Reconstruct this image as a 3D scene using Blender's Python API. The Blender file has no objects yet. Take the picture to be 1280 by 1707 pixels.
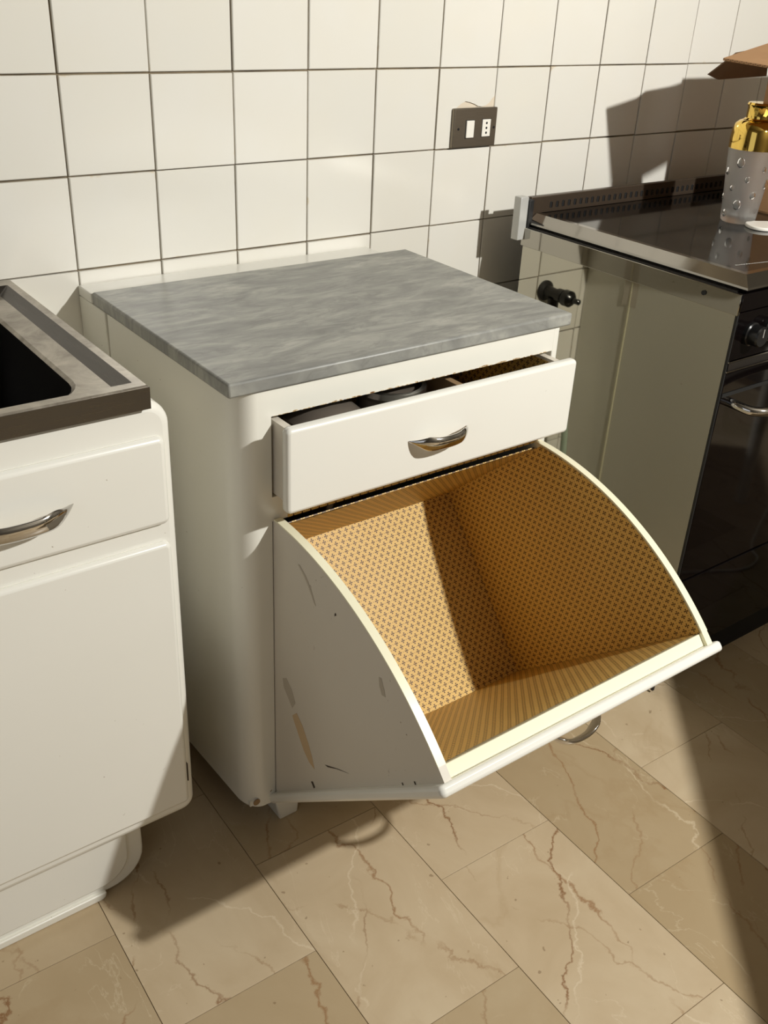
import bpy, bmesh, math, random
from mathutils import Vector, Matrix
C = bpy.context.scene
COL = C.collection
K = 0.87                      # height of the reference tile joint above the floor
random.seed(7)

# ------------------------------------------------------------------ camera, world, lights, exposure
def axis_rot(v):
    v = Vector(v); return Matrix.Rotation(v.length, 3, v.normalized())
cam_d = bpy.data.cameras.new('camera'); cam = bpy.data.objects.new('camera', cam_d); COL.objects.link(cam)
F_PX = 1630.3
cam_d.sensor_fit = 'HORIZONTAL'; cam_d.sensor_width = 36.0
cam_d.lens = F_PX / 1280 * 36.0
cam_d.clip_start = 0.02
Rw = axis_rot((0.505, -0.632, -0.118)) @ Matrix(((1, 0, 0), (0, 0, -1), (0, 1, 0)))   # world -> image axes
Rc = Matrix((Rw[0], -Rw[1], -Rw[2]))                                                # world -> camera axes
cam.matrix_world = Matrix.Translation((-0.566, -1.593, 0.464 + K)) @ Rc.transposed().to_4x4()
C.camera = cam

w = bpy.data.worlds.new('world'); C.world = w; w.use_nodes = True
w.node_tree.nodes['Background'].inputs[0].default_value = (0.92, 0.95, 1.0, 1)
w.node_tree.nodes['Background'].inputs[1].default_value = 0.68  # soft fill, entering by the opening added in the left wall

pd = bpy.data.lights.new('fill_portal', 'AREA'); po = bpy.data.objects.new('fill_portal', pd); COL.objects.link(po)  # portal guiding fill light through the added left-wall opening
pd.shape = 'RECTANGLE'; pd.size = 1.7; pd.size_y = 1.6; pd.cycles.is_portal = True
po.location = (-1.80, -1.95, 1.3); po.rotation_euler = (0, -math.pi / 2, 0)

ld = bpy.data.lights.new('room_lamp', 'POINT'); lo = bpy.data.objects.new('room_lamp', ld); COL.objects.link(lo)
lo.location = (1.061, -2.174, 1.141 + K)
ld.energy = 222; ld.shadow_soft_size = 0.03; ld.color = (0.985, 0.975, 0.925)

C.view_settings.view_transform = 'Standard'
C.view_settings.look = 'None'
C.view_settings.gamma = 1
C.view_settings.use_curve_mapping = False
C.view_settings.exposure = 0.0
C.cycles.use_denoising = True
C.cycles.max_bounces = 10
C.cycles.diffuse_bounces = 5
C.cycles.glossy_bounces = 5
C.cycles.transmission_bounces = 8
C.cycles.sample_clamp_indirect = 8.0
C.cycles.blur_glossy = 0.1

# ------------------------------------------------------------------ node helpers
def sr(r, g, b):
    f = lambda c: (c / 255 / 12.92) if c / 255 <= 0.04045 else ((c / 255 + 0.055) / 1.055) ** 2.4
    return (f(r), f(g), f(b), 1)
class N:
    def __init__(s, name):
        s.m = bpy.data.materials.new(name); s.m.use_nodes = True
        s.t = s.m.node_tree; s.b = s.t.nodes['Principled BSDF']
    def n(s, typ, **kw):
        nd = s.t.nodes.new(typ)
        for k, v in kw.items(): setattr(nd, k, v)
        return nd
    def l(s, a, b): s.t.links.new(a, b)
    def val(s, sock, v):
        if hasattr(v, 'links'): s.l(v, sock)
        else: sock.default_value = v
    def math(s, op, a, b=None, c=None, clamp=False):
        nd = s.n('ShaderNodeMath', operation=op); nd.use_clamp = clamp
        s.val(nd.inputs[0], a)
        if b is not None: s.val(nd.inputs[1], b)
        if c is not None: s.val(nd.inputs[2], c)
        return nd.outputs[0]
    def mix(s, f, a, b):
        nd = s.n('ShaderNodeMix', data_type='RGBA')
        s.val(nd.inputs[0], f); s.val(nd.inputs[6], a); s.val(nd.inputs[7], b)
        return nd.outputs[2]
    def ramp(s, f, stops):
        nd = s.n('ShaderNodeValToRGB'); e = nd.color_ramp.elements
        while len(e) < len(stops): e.new(0.5)
        for el, (p, c) in zip(e, stops): el.position = p; el.color = c if len(c) == 4 else (*c, 1)
        s.l(f, nd.inputs[0]); return nd.outputs[0]
    def coords(s, kind='Object', scale=(1, 1, 1), rnd=False):
        tc = s.n('ShaderNodeTexCoord'); mp = s.n('ShaderNodeMapping')
        mp.inputs['Scale'].default_value = scale
        s.l(tc.outputs[kind], mp.inputs[0])
        if rnd:
            oi = s.n('ShaderNodeObjectInfo'); vm = s.n('ShaderNodeCombineXYZ')
            for i, k in enumerate((37.0, 91.0, 53.0)): s.l(s.math('MULTIPLY', oi.outputs['Random'], k), vm.inputs[i])
            s.l(vm.outputs[0], mp.inputs['Location'])
            s.rand = oi.outputs['Random']
        return mp.outputs[0]
    def noise(s, vec, scale, detail=4, rough=0.5, dist=0.0):
        nd = s.n('ShaderNodeTexNoise'); nd.inputs['Scale'].default_value = scale
        nd.inputs['Detail'].default_value = detail; nd.inputs['Roughness'].default_value = rough
        nd.inputs['Distortion'].default_value = dist
        s.l(vec, nd.inputs['Vector']); return nd.outputs['Fac']
    def bump(s, h, strength=0.2, dist=0.002):
        nd = s.n('ShaderNodeBump'); nd.inputs['Strength'].default_value = strength; nd.inputs['Distance'].default_value = dist
        s.l(h, nd.inputs['Height']); s.l(nd.outputs[0], s.b.inputs['Normal'])
    def set(s, **kw):
        names = dict(col='Base Color', rough='Roughness', metal='Metallic', spec='Specular IOR Level', coat='Coat Weight', trans='Transmission Weight', ior='IOR', crough='Coat Roughness')
        for k, v in kw.items(): s.val(s.b.inputs[names[k]], v)
        return s
M = {}
def simple(name, col, rough=0.4, metal=0.0, **kw):
    a = N(name); a.set(col=col, rough=rough, metal=metal, **kw); M[name] = a.m; return a

# glazed wall tile
a = N('glazed_tile'); v = a.coords('Object', rnd=True)
tint = a.mix(a.rand, sr(224, 221, 212), sr(230, 227, 219))
nz = a.noise(v, 9, 3)
raw = a.n('ShaderNodeTexCoord'); sp_ = a.n('ShaderNodeSeparateXYZ'); a.l(raw.outputs['Object'], sp_.inputs[0])
edge = a.math('MAXIMUM', a.math('ABSOLUTE', sp_.outputs[0]), a.math('ABSOLUTE', sp_.outputs[2]))
st_ = a.math('ADD', a.math('MULTIPLY', a.math('SUBTRACT', edge, 0.0735), 26.0), a.noise(v, 26, 5, 0.6))
stain = a.ramp(st_, [(0.60, (0, 0, 0)), (0.70, (0.55, 0.55, 0.55))])
c0 = a.mix(a.ramp(nz, [(0.35, (0, 0, 0)), (0.75, (0.30, 0.30, 0.30))]), tint, sr(226, 220, 205))
a.set(col=a.mix(stain, c0, sr(206, 186, 146)), rough=0.16, spec=0.5)
a.bump(a.noise(v, 5, 2), 0.10, 0.003); M['tile'] = a.m
# grout, dirty
a = N('grout'); v = a.coords('Object'); nz = a.noise(v, 14, 5)
a.set(col=a.ramp(nz, [(0.3, sr(84, 75, 62)), (0.7, sr(140, 126, 102))]), rough=0.9); M['grout'] = a.m
simple('plaster', sr(216, 203, 183), 0.9)
simple('room_paint', sr(84, 78, 68), 0.8)
# cream gloss paint, with a few specks
def paint(name, c1, c2, rough=0.3, wear=0.0, scratch=None):
    a = N(name); v = a.coords('Object')
    nz = a.noise(v, 4, 4); base = a.mix(nz, c1, c2)
    sp = a.noise(v, 95, 2); spk = a.ramp(sp, [(0.755 - wear, (0, 0, 0)), (0.775 - wear, (1, 1, 1))])
    big = a.ramp(a.noise(v, 5, 2), [(0.5, (0, 0, 0)), (0.6, (1, 1, 1))])
    f = a.math('MULTIPLY', a.math('MULTIPLY', spk, big), 0.8)
    base = a.mix(f, base, sr(120, 95, 66))
    if scratch:
        v2 = a.coords('Object', scale=scratch)
        s2 = a.ramp(a.noise(v2, 6, 3), [(0.70, (0, 0, 0)), (0.76, (1, 1, 1))])
        base = a.mix(a.math('MULTIPLY', s2, 0.35), base, sr(128, 112, 92))
    a.set(col=base, rough=rough)
    a.bump(a.noise(v, 22, 3), 0.08, 0.002); M[name] = a.m
paint('paint', sr(233, 231, 223), sr(228, 226, 217), 0.25, 0.0)
paint('paint_side', sr(231, 229, 219), sr(226, 223, 212), 0.34, 0.0)
paint('paint_worn', sr(214, 207, 194), sr(204, 196, 182), 0.45, 0.03)
paint('paint_cream', sr(236, 232, 205), sr(231, 226, 196), 0.35, 0.03)
simple('bare_wood', sr(150, 122, 88), 0.8)
a = N('rust_chips'); v = a.coords('Object'); nz = a.noise(v, 130, 4)
a.set(col=a.ramp(nz, [(0.38, sr(120, 86, 50)), (0.48, sr(190, 164, 120)), (0.56, sr(228, 222, 206))]), rough=0.8); M['chipped'] = a.m
simple('scuff', sr(196, 170, 134), 0.8)
simple('scuff_dark', sr(182, 172, 156), 0.8)
simple('scuff_recess_black', sr(70, 58, 46), 0.8)
# fleur pattern paper
a = N('fleur_paper'); tc = a.n('ShaderNodeTexCoord'); sx = a.n('ShaderNodeSeparateXYZ'); a.l(tc.outputs['UV'], sx.inputs[0])
PA, PB = 0.0150, 0.0095
vv = a.math('DIVIDE', sx.outputs[1], PB); row = a.math('FLOOR', vv)
sh = a.math('MULTIPLY', a.math('FLOORED_MODULO', row, 2.0), 0.5)
uu = a.math('ADD', a.math('DIVIDE', sx.outputs[0], PA), sh)
X = a.math('ABSOLUTE', a.math('MULTIPLY', a.math('SUBTRACT', a.math('FRACT', uu), 0.5), PA))
Yv = a.math('MULTIPLY', a.math('SUBTRACT', a.math('FRACT', vv), 0.5), PB); Y = a.math('ABSOLUTE', Yv)
def arm(p, q, length):
    wd = a.math('ADD', 0.00052, a.math('MULTIPLY', a.math('POWER', a.math('DIVIDE', q, length), 2.0), 0.0013))
    return a.math('MULTIPLY', a.math('LESS_THAN', p, wd), a.math('LESS_THAN', q, length))
cr = a.math('MAXIMUM', arm(X, Y, 0.0043), arm(Y, X, 0.0037))
X2 = a.math('SUBTRACT', PA / 2, X)
dot = a.math('LESS_THAN', a.math('ADD', a.math('POWER', X2, 2.0), a.math('POWER', Y, 2.0)), 0.0000005)
cr = a.math('MAXIMUM', cr, dot)
v = a.coords('Object'); nz = a.noise(v, 7, 4)
tan = a.mix(nz, sr(224, 189, 112), sr(210, 172, 96))
a.set(col=a.mix(cr, tan, sr(70, 38, 18)), rough=0.5)
a.bump(a.noise(v, 18, 4), 0.25, 0.004); M['paper'] = a.m
# grey marble
a = N('grey_marble'); v = a.coords('Object', scale=(1.0, 3.2, 1.0))
n1 = a.noise(v, 6, 8, 0.62, 1.2); n2 = a.noise(v, 22, 6, 0.6, 0.6)
base = a.ramp(n1, [(0.32, sr(116, 116, 112)), (0.48, sr(144, 144, 138)), (0.66, sr(170, 169, 161))])
base = a.mix(a.ramp(n2, [(0.45, (0, 0, 0)), (0.62, (0.55, 0.55, 0.55))]), base, sr(124, 124, 121))
v3 = a.coords('Object', scale=(0.8, 3.6, 1))
vn = a.math('ABSOLUTE', a.math('SUBTRACT', a.noise(v3, 5, 5, 0.6, 0.8), 0.5))
base = a.mix(a.math('MULTIPLY', a.ramp(vn, [(0.0, (1, 1, 1)), (0.014, (0, 0, 0))]), 0.35), base, sr(108, 106, 102))
a.set(col=base, rough=0.42); a.bump(n2, 0.06, 0.001); M['marble'] = a.m
# beige floor marble
a = N('beige_marble'); v = a.coords('Object', rnd=True)
n1 = a.noise(v, 5, 8, 0.6, 0.8)
bA = a.ramp(n1, [(0.3, sr(184, 164, 134)), (0.5, sr(193, 174, 145)), (0.72, sr(201, 184, 156))])
dk = a.ramp(a.rand, [(0.0, (0, 0, 0)), (0.45, (0.15, 0.15, 0.15)), (1.0, (1, 1, 1))])
base = a.mix(a.math('MULTIPLY', dk, 0.8), bA, sr(160, 139, 105))
def vein(sc, width, amount, colr, dist, gate, stretch=(1, 0.55, 1)):
    global base
    vv_ = a.n('ShaderNodeVectorMath', operation='MULTIPLY'); a.l(v, vv_.inputs[0]); vv_.inputs[1].default_value = stretch
    q = a.math('ABSOLUTE', a.math('SUBTRACT', a.noise(vv_.outputs[0], sc, 7, 0.55, dist), 0.5))
    g = a.ramp(a.noise(v, gate, 2), [(0.47, (0, 0, 0)), (0.56, (1, 1, 1))])
    f = a.math('MULTIPLY', a.math('MULTIPLY', a.ramp(q, [(0.0, (1, 1, 1)), (width, (0, 0, 0))]), g), amount)
    base = a.mix(f, base, colr)
raw = a.n('ShaderNodeTexCoord'); sp_ = a.n('ShaderNodeSeparateXYZ'); a.l(raw.outputs['Object'], sp_.inputs[0])
def crack(seed, wob, width, amount, colr, gate, tilt):
    global base
    r1 = a.math('SUBTRACT', a.math('FRACT', a.math('MULTIPLY', a.rand, 7.31 * seed)), 0.5)
    r2 = a.math('SUBTRACT', a.math('FRACT', a.math('MULTIPLY', a.rand, 13.7 * seed + 3.0)), 0.5)
    d = a.math('ADD', sp_.outputs[0], a.math('MULTIPLY', sp_.outputs[1], a.math('MULTIPLY', r1, tilt)))
    d = a.math('ADD', d, a.math('MULTIPLY', r2, 0.20))
    n1_ = a.math('SUBTRACT', a.noise(v, 4.0 + seed, 2), 0.5); n2_ = a.math('SUBTRACT', a.noise(v, 21.0 + 3 * seed, 6, 0.62), 0.5)
    d = a.math('ADD', d, a.math('ADD', a.math('MULTIPLY', n1_, 0.16), a.math('MULTIPLY', n2_, wob)))
    g = a.ramp(a.noise(v, gate, 3), [(0.42, (0, 0, 0)), (0.52, (1, 1, 1))])
    f = a.math('MULTIPLY', a.math('MULTIPLY', a.ramp(a.math('ABSOLUTE', d), [(0.0, (1, 1, 1)), (width, (0, 0, 0))]), g), amount)
    base = a.mix(f, base, colr)
crack(1.0, 0.060, 0.0009, 0.9, sr(126, 86, 50), 4.0, 1.6)
crack(1.7, 0.050, 0.0009, 0.75, sr(138, 98, 60), 6.0, 2.2)
crack(2.3, 0.060, 0.0009, 0.5, sr(140, 104, 68), 8.0, 3.0)
crack(3.1, 0.050, 0.0016, 0.4, sr(226, 212, 186), 9.0, 4.0)
vein(7.0, 0.005, 0.25, sr(224, 210, 184), 0.8, 7.0)
vein(3.0, 0.02, 0.18, sr(150, 122, 84), 0.6, 2.0)
spk = a.ramp(a.noise(v, 70, 2), [(0.74, (0, 0, 0)), (0.76, (1, 1, 1))])
base = a.mix(a.math('MULTIPLY', spk, 0.5), base, sr(110, 84, 56))
a.set(col=base, rough=0.36, spec=0.35); a.bump(a.noise(v, 30, 4), 0.03, 0.001); M['floor_marble'] = a.m
simple('floor_joint', sr(112, 92, 66), 0.9)
# metals
def steel(name, col, rough, st=(1, 60, 1), amt=0.12, bump=0.0):
    a = N(name); v = a.coords('Object', scale=st); nz = a.noise(v, 12, 3)
    a.set(col=col, metal=1.0, rough=a.math('ADD', rough, a.math('MULTIPLY', nz, amt)))
    if bump: a.bump(a.noise(a.coords('Object'), 6, 2), bump, 0.004)
    M[name] = a.m
steel('panel_steel', sr(178, 174, 160), 0.012, (1, 1, 1), 0.05, 0.015)
steel('trim_steel', sr(166, 162, 152), 0.02, (1, 1, 40), 0.06)
steel('rail_steel', sr(158, 154, 147), 0.05, (1, 3, 1), 0.12)
a = N('sink_steel'); v = a.coords('Object'); nz = a.noise(v, 16, 6, 0.65, 0.5)
a.set(col=a.ramp(nz, [(0.35, sr(132, 125, 115)), (0.62, sr(184, 177, 166))]), metal=1.0, rough=a.math('ADD', 0.2, a.math('MULTIPLY', nz, 0.3))); M['sink_steel'] = a.m
a = N('basin_shade_steel'); a.set(col=sr(64, 62, 60), metal=0.85, rough=0.3); M['basin_shade_steel'] = a.m  # basin steel darkened: its shade and dark reflections are in the colour
simple('chrome', sr(205, 203, 200), 0.07, 1.0)
simple('black_glass', (0.003, 0.002, 0.002, 1), 0.05, 0.0, spec=0.28)
a = N('hob_glass'); v = a.coords('Object'); nz = a.noise(v, 9, 5, 0.6, 0.6)
a.set(col=a.mix(a.math('MULTIPLY', a.ramp(nz, [(0.45, (0, 0, 0)), (0.8, (1, 1, 1))]), 0.5), (0.004, 0.004, 0.004, 1), (0.03, 0.028, 0.026, 1)), rough=a.math('ADD', 0.04, a.math('MULTIPLY', nz, 0.06)), spec=0.6); M['hob_glass'] = a.m
simple('dark_enamel', (0.012, 0.010, 0.009, 1), 0.3)
simple('splash_steel', sr(86, 74, 62), 0.35, 0.6)
simple('black_plastic', (0.008, 0.008, 0.008, 1), 0.22)
simple('black_rubber', (0.01, 0.01, 0.01, 1), 0.6)
simple('white_plastic', sr(238, 234, 224), 0.35)
simple('white_print', sr(190, 188, 182), 0.6)
simple('hole_black', (0.004, 0.004, 0.004, 1), 0.8)
a = N('bronze_plate'); v = a.coords('Object', scale=(1, 1, 40)); nz = a.noise(v, 30, 3)
a.set(col=a.mix(nz, sr(122, 112, 98), sr(140, 130, 115)), metal=0.85, rough=0.38); M['bronze_plate'] = a.m
simple('gold', sr(236, 200, 104), 0.06, 1.0)
a = N('frosted_glass'); a.set(col=(0.95, 0.95, 0.94, 1), rough=0.36, trans=0.95, ior=1.45); M['frosted'] = a.m
a = N('clear_glass'); a.set(col=(0.9, 0.9, 0.9, 1), rough=0.03, trans=1.0, ior=1.45); M['clear'] = a.m
def cardboard(name, c1, c2):
    a = N(name); v = a.coords('Object', scale=(1, 1, 1)); nz = a.noise(v, 26, 4)
    a.set(col=a.mix(nz, c1, c2), rough=0.85); M[name] = a.m
cardboard('cardboard', sr(188, 146, 104), sr(174, 132, 92))
cardboard('cardboard_edge_shade', sr(120, 92, 64), sr(96, 72, 50))  # darker brown for the corrugated edge, and painted shade on the rear flap
simple('hose_green', sr(168, 184, 164), 0.5)
simple('valve_black', sr(46, 44, 42), 0.4, 0.3)
simple('foil', sr(200, 200, 200), 0.25, 1.0)
simple('smoke_plastic', sr(96, 88, 80), 0.16)
simple('bracket_grey', sr(196, 196, 192), 0.35, 0.2)  # pale grey carries the steel's bright reflection as colour
steel('dark_reflect_steel', sr(104, 101, 98), 0.18, (2, 1, 30), 0.25)  # darker sink steel: apron reflections and rim-slope shade put into the colour
simple('table_white', sr(222, 216, 204), 0.5)

# ------------------------------------------------------------------ mesh helpers (coordinates in metres, z measured from the reference joint)
ORI = {}
def finish(name, bm, mat, parent=None, origin=None, smooth=True, ang=35, bevel=None, seg=2, kind=None, uvf=None, label=None):
    me = bpy.data.meshes.new(name)
    bmesh.ops.recalc_face_normals(bm, faces=bm.faces)
    if uvf:
        uvl = bm.loops.layers.uv.new('UVMap')
        for f in bm.faces:
            for lp in f.loops: lp[uvl].uv = uvf(lp.vert.co, f.normal)
    for vtx in bm.verts: vtx.co.z += K
    if origin is None:
        lo_ = [min(v.co[i] for v in bm.verts) for i in range(3)]; hi_ = [max(v.co[i] for v in bm.verts) for i in range(3)]
        origin = Vector(((lo_[0] + hi_[0]) / 2, (lo_[1] + hi_[1]) / 2, lo_[2]))
    else: origin = Vector(origin)
    for vtx in bm.verts: vtx.co -= origin
    bm.to_mesh(me); bm.free()
    o = bpy.data.objects.new(name, me); COL.objects.link(o)
    me.materials.append(M[mat])
    if parent is not None:
        o.parent = parent; o.location = origin - ORI[parent.name]
    else: o.location = origin
    ORI[o.name] = origin
    if bevel:
        b = o.modifiers.new('bevel', 'BEVEL'); b.width = bevel; b.segments = seg; b.limit_method = 'ANGLE'; b.angle_limit = math.radians(40)
        b.harden_normals = False
    if smooth:
        for p in me.polygons: p.use_smooth = True
        me.set_sharp_from_angle(angle=math.radians(ang))
    if kind: o['kind'] = kind
    if label: o['label'] = label
    return o
def thing(name, label, cat, loc, group=None):
    o = bpy.data.objects.new(name, None); COL.objects.link(o); o.empty_display_size = 0.1
    o.location = Vector(loc) + Vector((0, 0, K)); ORI[o.name] = o.location.copy()
    o['label'] = label; o['category'] = cat
    if group: o['group'] = group
    return o
def tag(o, label, cat, group=None):
    o['label'] = label; o['category'] = cat
    if group: o['group'] = group
    return o
def box(bm, x0, x1, y0, y1, z0, z1):
    vs = [bm.verts.new((x, y, z)) for z in (z0, z1) for y in (y0, y1) for x in (x0, x1)]
    for q in ((0, 1, 3, 2), (4, 5, 7, 6), (0, 1, 5, 4), (2, 3, 7, 6), (0, 2, 6, 4), (1, 3, 7, 5)): bm.faces.new([vs[i] for i in q])
    return vs
def B(*a):
    bm = bmesh.new(); box(bm, *a); return bm
def prism(bm, pts, vec):
    """pts: list of 3d points of one face, vec: extrusion vector"""
    vec = Vector(vec); lo_ = [bm.verts.new(p) for p in pts]; hi_ = [bm.verts.new(Vector(p) + vec) for p in pts]
    n = len(pts); bm.faces.new(lo_); bm.faces.new(hi_[::-1])
    for i in range(n): bm.faces.new((lo_[i], lo_[(i + 1) % n], hi_[(i + 1) % n], hi_[i]))
def rrect(x0, x1, z0, z1, r, seg=6):
    """rounded rectangle outline, r: radii (bl, br, tr, tl)"""
    if not hasattr(r, '__len__'): r = (r,) * 4
    out = []
    for (cx, cz, rr, a0) in ((x0, z0, r[0], 180), (x1, z0, r[1], 270), (x1, z1, r[2], 0), (x0, z1, r[3], 90)):
        sx_ = cx + rr * (1 if cx == x0 else -1); sz_ = cz + rr * (1 if cz == z0 else -1)
        if rr <= 0: out.append((cx, cz)); continue
        for k in range(seg + 1):
            t = math.radians(a0 + 90 * k / seg); out.append((sx_ + rr * math.cos(t), sz_ + rr * math.sin(t)))
    return out
def tube(bm, pts, rad, n=10, caps=True, squash=None):
    """sweep a circle along pts; rad number or list"""
    pts = [Vector(p) for p in pts]; m = len(pts)
    rads = rad if hasattr(rad, '__len__') else [rad] * m
    up = None; rings = []
    for i, p in enumerate(pts):
        d = (pts[min(i + 1, m - 1)] - pts[max(i - 1, 0)]).normalized()
        if up is None:
            up = Vector((0, 0, 1)) if abs(d.z) < 0.9 else Vector((1, 0, 0))
        s = d.cross(up).normalized(); up = s.cross(d).normalized()
        r = rads[i]; ru, rs = (r, r) if not hasattr(r, '__len__') else r
        rings.append([bm.verts.new(p + s * rs * math.cos(2 * math.pi * k / n) + up * ru * math.sin(2 * math.pi * k / n)) for k in range(n)])
    for a_, b_ in zip(rings, rings[1:]):
        for k in range(n): bm.faces.new((a_[k], a_[(k + 1) % n], b_[(k + 1) % n], b_[k]))
    if caps: bm.faces.new(rings[0][::-1]); bm.faces.new(rings[-1])
def lathe(bm, prof, cx, cy, n=40, capb=True, capt=True, axis='z'):
    rings = []
    for r, z in prof:
        ring = []
        for k in range(n):
            t = 2 * math.pi * k / n
            if axis == 'z': ring.append(bm.verts.new((cx + r * math.cos(t), cy + r * math.sin(t), z)))
            else: ring.append(bm.verts.new((cx[0] + r * math.cos(t), z, cx[1] + r * math.sin(t))))   # axis y
        rings.append(ring)
    for a_, b_ in zip(rings, rings[1:]):
        for k in range(n): bm.faces.new((a_[k], a_[(k + 1) % n], b_[(k + 1) % n], b_[k]))
    if capb: bm.faces.new(rings[0][::-1])
    if capt: bm.faces.new(rings[-1])
def smoothpath(pts, n=8):
    pts = [Vector(p) for p in pts]; out = []
    P = [pts[0] * 2 - pts[1]] + pts + [pts[-1] * 2 - pts[-2]]
    for i in range(1, len(P) - 2):
        for k in range(n):
            t = k / n; p0, p1, p2, p3 = P[i - 1], P[i], P[i + 1], P[i + 2]
            out.append(0.5 * ((2 * p1) + (-p0 + p2) * t + (2 * p0 - 5 * p1 + 4 * p2 - p3) * t * t + (-p0 + 3 * p1 - 3 * p2 + p3) * t ** 3))
    out.append(pts[-1]); return out
def bow_handle(bm, c, along, out, length, bow=0.026, th=0.0085, n=24):
    """arched pull: two pointed leaf feet and a bowed bar between them"""
    c = Vector(c); al = Vector(along).normalized(); ou = Vector(out).normalized(); up = ou.cross(al).normalized()
    rings = []; m = 14
    for i in range(n + 1):
        t = i / n; s = 2 * abs(t - 0.5)                       # 0 middle .. 1 end
        h = bow * (1 - s ** 2.6) + 0.0012
        p = c + al * (t - 0.5) * length + ou * h
        wdt = th * (1 - s ** 3.2) * (0.82 + 0.30 * math.exp(-((s - 0.62) / 0.2) ** 2)) + 0.0006
        thk = 0.0042 * (1 - s ** 4) + 0.0005
        slope = -bow * 2.6 * s ** 1.6 * 2 / length * (1 if t > 0.5 else -1)
        dirn = (al + ou * slope).normalized(); nor = (ou - dirn * ou.dot(dirn)).normalized()
        rings.append([bm.verts.new(p + up * wdt * math.cos(2 * math.pi * k / m) + nor * thk * math.sin(2 * math.pi * k / m)) for k in range(m)])
    for a_, b_ in zip(rings, rings[1:]):
        for k in range(m): bm.faces.new((a_[k], a_[(k + 1) % m], b_[(k + 1) % m], b_[k]))
    bm.faces.new(rings[0][::-1]); bm.faces.new(rings[-1])

# ------------------------------------------------------------------ room shell
RX0, RX1, RY0, RZ1 = -1.75, 2.75, -3.3, 1.93
def struct(name, bm, mat, **kw):
    o = finish(name, bm, mat, smooth=False, **kw); o['kind'] = 'structure'; return o
wall = struct('wall_back', B(RX0 - 0.1, RX1 + 0.1, 0.006, 0.12, -K, RZ1), 'grout')
bm = bmesh.new()                                             # left wall with an added, unseen opening to let fill light in
for y0_, y1_, z0_, z1_ in ((RY0, -2.8, -K, RZ1), (-1.1, 0.006, -K, RZ1), (-2.8, -1.1, -K, 0.5 - K), (-2.8, -1.1, 2.1 - K, RZ1)): box(bm, RX0 - 0.1, RX0, y0_, y1_, z0_, z1_)
struct('wall_left', bm, 'room_paint')
struct('wall_right', B(RX1, RX1 + 0.1, RY0, 0.006, -K, RZ1), 'room_paint')
struct('wall_front', B(RX0 - 0.1, RX1 + 0.1, RY0 - 0.1, RY0, -K, RZ1), 'room_paint')
struct('ceiling', B(RX0 - 0.1, RX1 + 0.1, RY0 - 0.1, 0.12, RZ1, RZ1 + 0.1), 'room_paint')
floor = struct('floor', B(RX0 - 0.1, RX1 + 0.1, RY0 - 0.1, 0.12, -K - 0.1, -K - 0.0015), 'floor_joint')

def pieces(name, me, parent, locs, rots=None):
    first = None
    for i, l_ in enumerate(locs):
        if first is None:
            o = bpy.data.objects.new(name, me); first = o
        else: o = first.copy()
        COL.objects.link(o); o.parent = parent
        o.location = Vector(l_) - ORI[parent.name]
        if rots: o.rotation_euler = rots[i]
# wall tiles, 15 cm pitch, each with its own edges and the slightest tilt
bm = bmesh.new(); g = 0.0735
prism(bm, [(-g, -0.000, -g), (g, -0.000, -g), (g, -0.000, g), (-g, -0.000, g)], (0, 0.0075, 0))
bmesh.ops.bevel(bm, geom=[e for e in bm.edges if all(abs(v.co.y) < 1e-6 for v in e.verts)], offset=0.0012, segments=1, affect='EDGES')
bmesh.ops.recalc_face_normals(bm, faces=bm.faces)
tile_me = bpy.data.meshes.new('wall_tile'); bm.to_mesh(tile_me); bm.free(); tile_me.materials.append(M['tile'])
locs, rots = [], []
for i in range(-5, 14):
    for j in range(-6, 5):
        if (i, j) == (5, 1): continue
        if j < -2 and i < -1: continue                       # behind the sink unit, never seen
        locs.append((0.15 * i + 0.075 + random.uniform(-.0006, .0006), random.uniform(-.0005, .0005), K + 0.15 * j + 0.075 + random.uniform(-.0006, .0006)))
        rots.append((random.gauss(0, 0.0022), random.gauss(0, 0.0012), random.gauss(0, 0.0022)))
pieces('wall_tile', tile_me, wall, locs, rots)
# broken tile above the outlet
x0, x1, z0, z1 = 0.7515, 0.8985, 0.1515, 0.2985
outl = [(x0, z0), (0.79, z0), (0.7895, 0.212), (0.794, 0.222), (0.802, 0.229), (0.812, 0.235), (0.822, 0.2385), (0.834, 0.2362), (0.847, 0.2325), (0.856, 0.2285), (0.866, 0.2275), (0.876, 0.2292), (0.885, 0.2335), (0.891, 0.241), (0.8985, 0.2465), (x1, z1), (x0, z1)]
bm = bmesh.new(); prism(bm, [(x, -0.0, z) for x, z in outl], (0, 0.0075, 0))
finish('wall_tile', bm, 'tile', wall, origin=(0.825, 0, 0.225 + K), smooth=False, label='chipped tile above the outlet')
finish('plaster_patch', B(0.78, 0.904, 0.003, 0.0065, 0.15, 0.25), 'plaster', wall, smooth=False)

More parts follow.
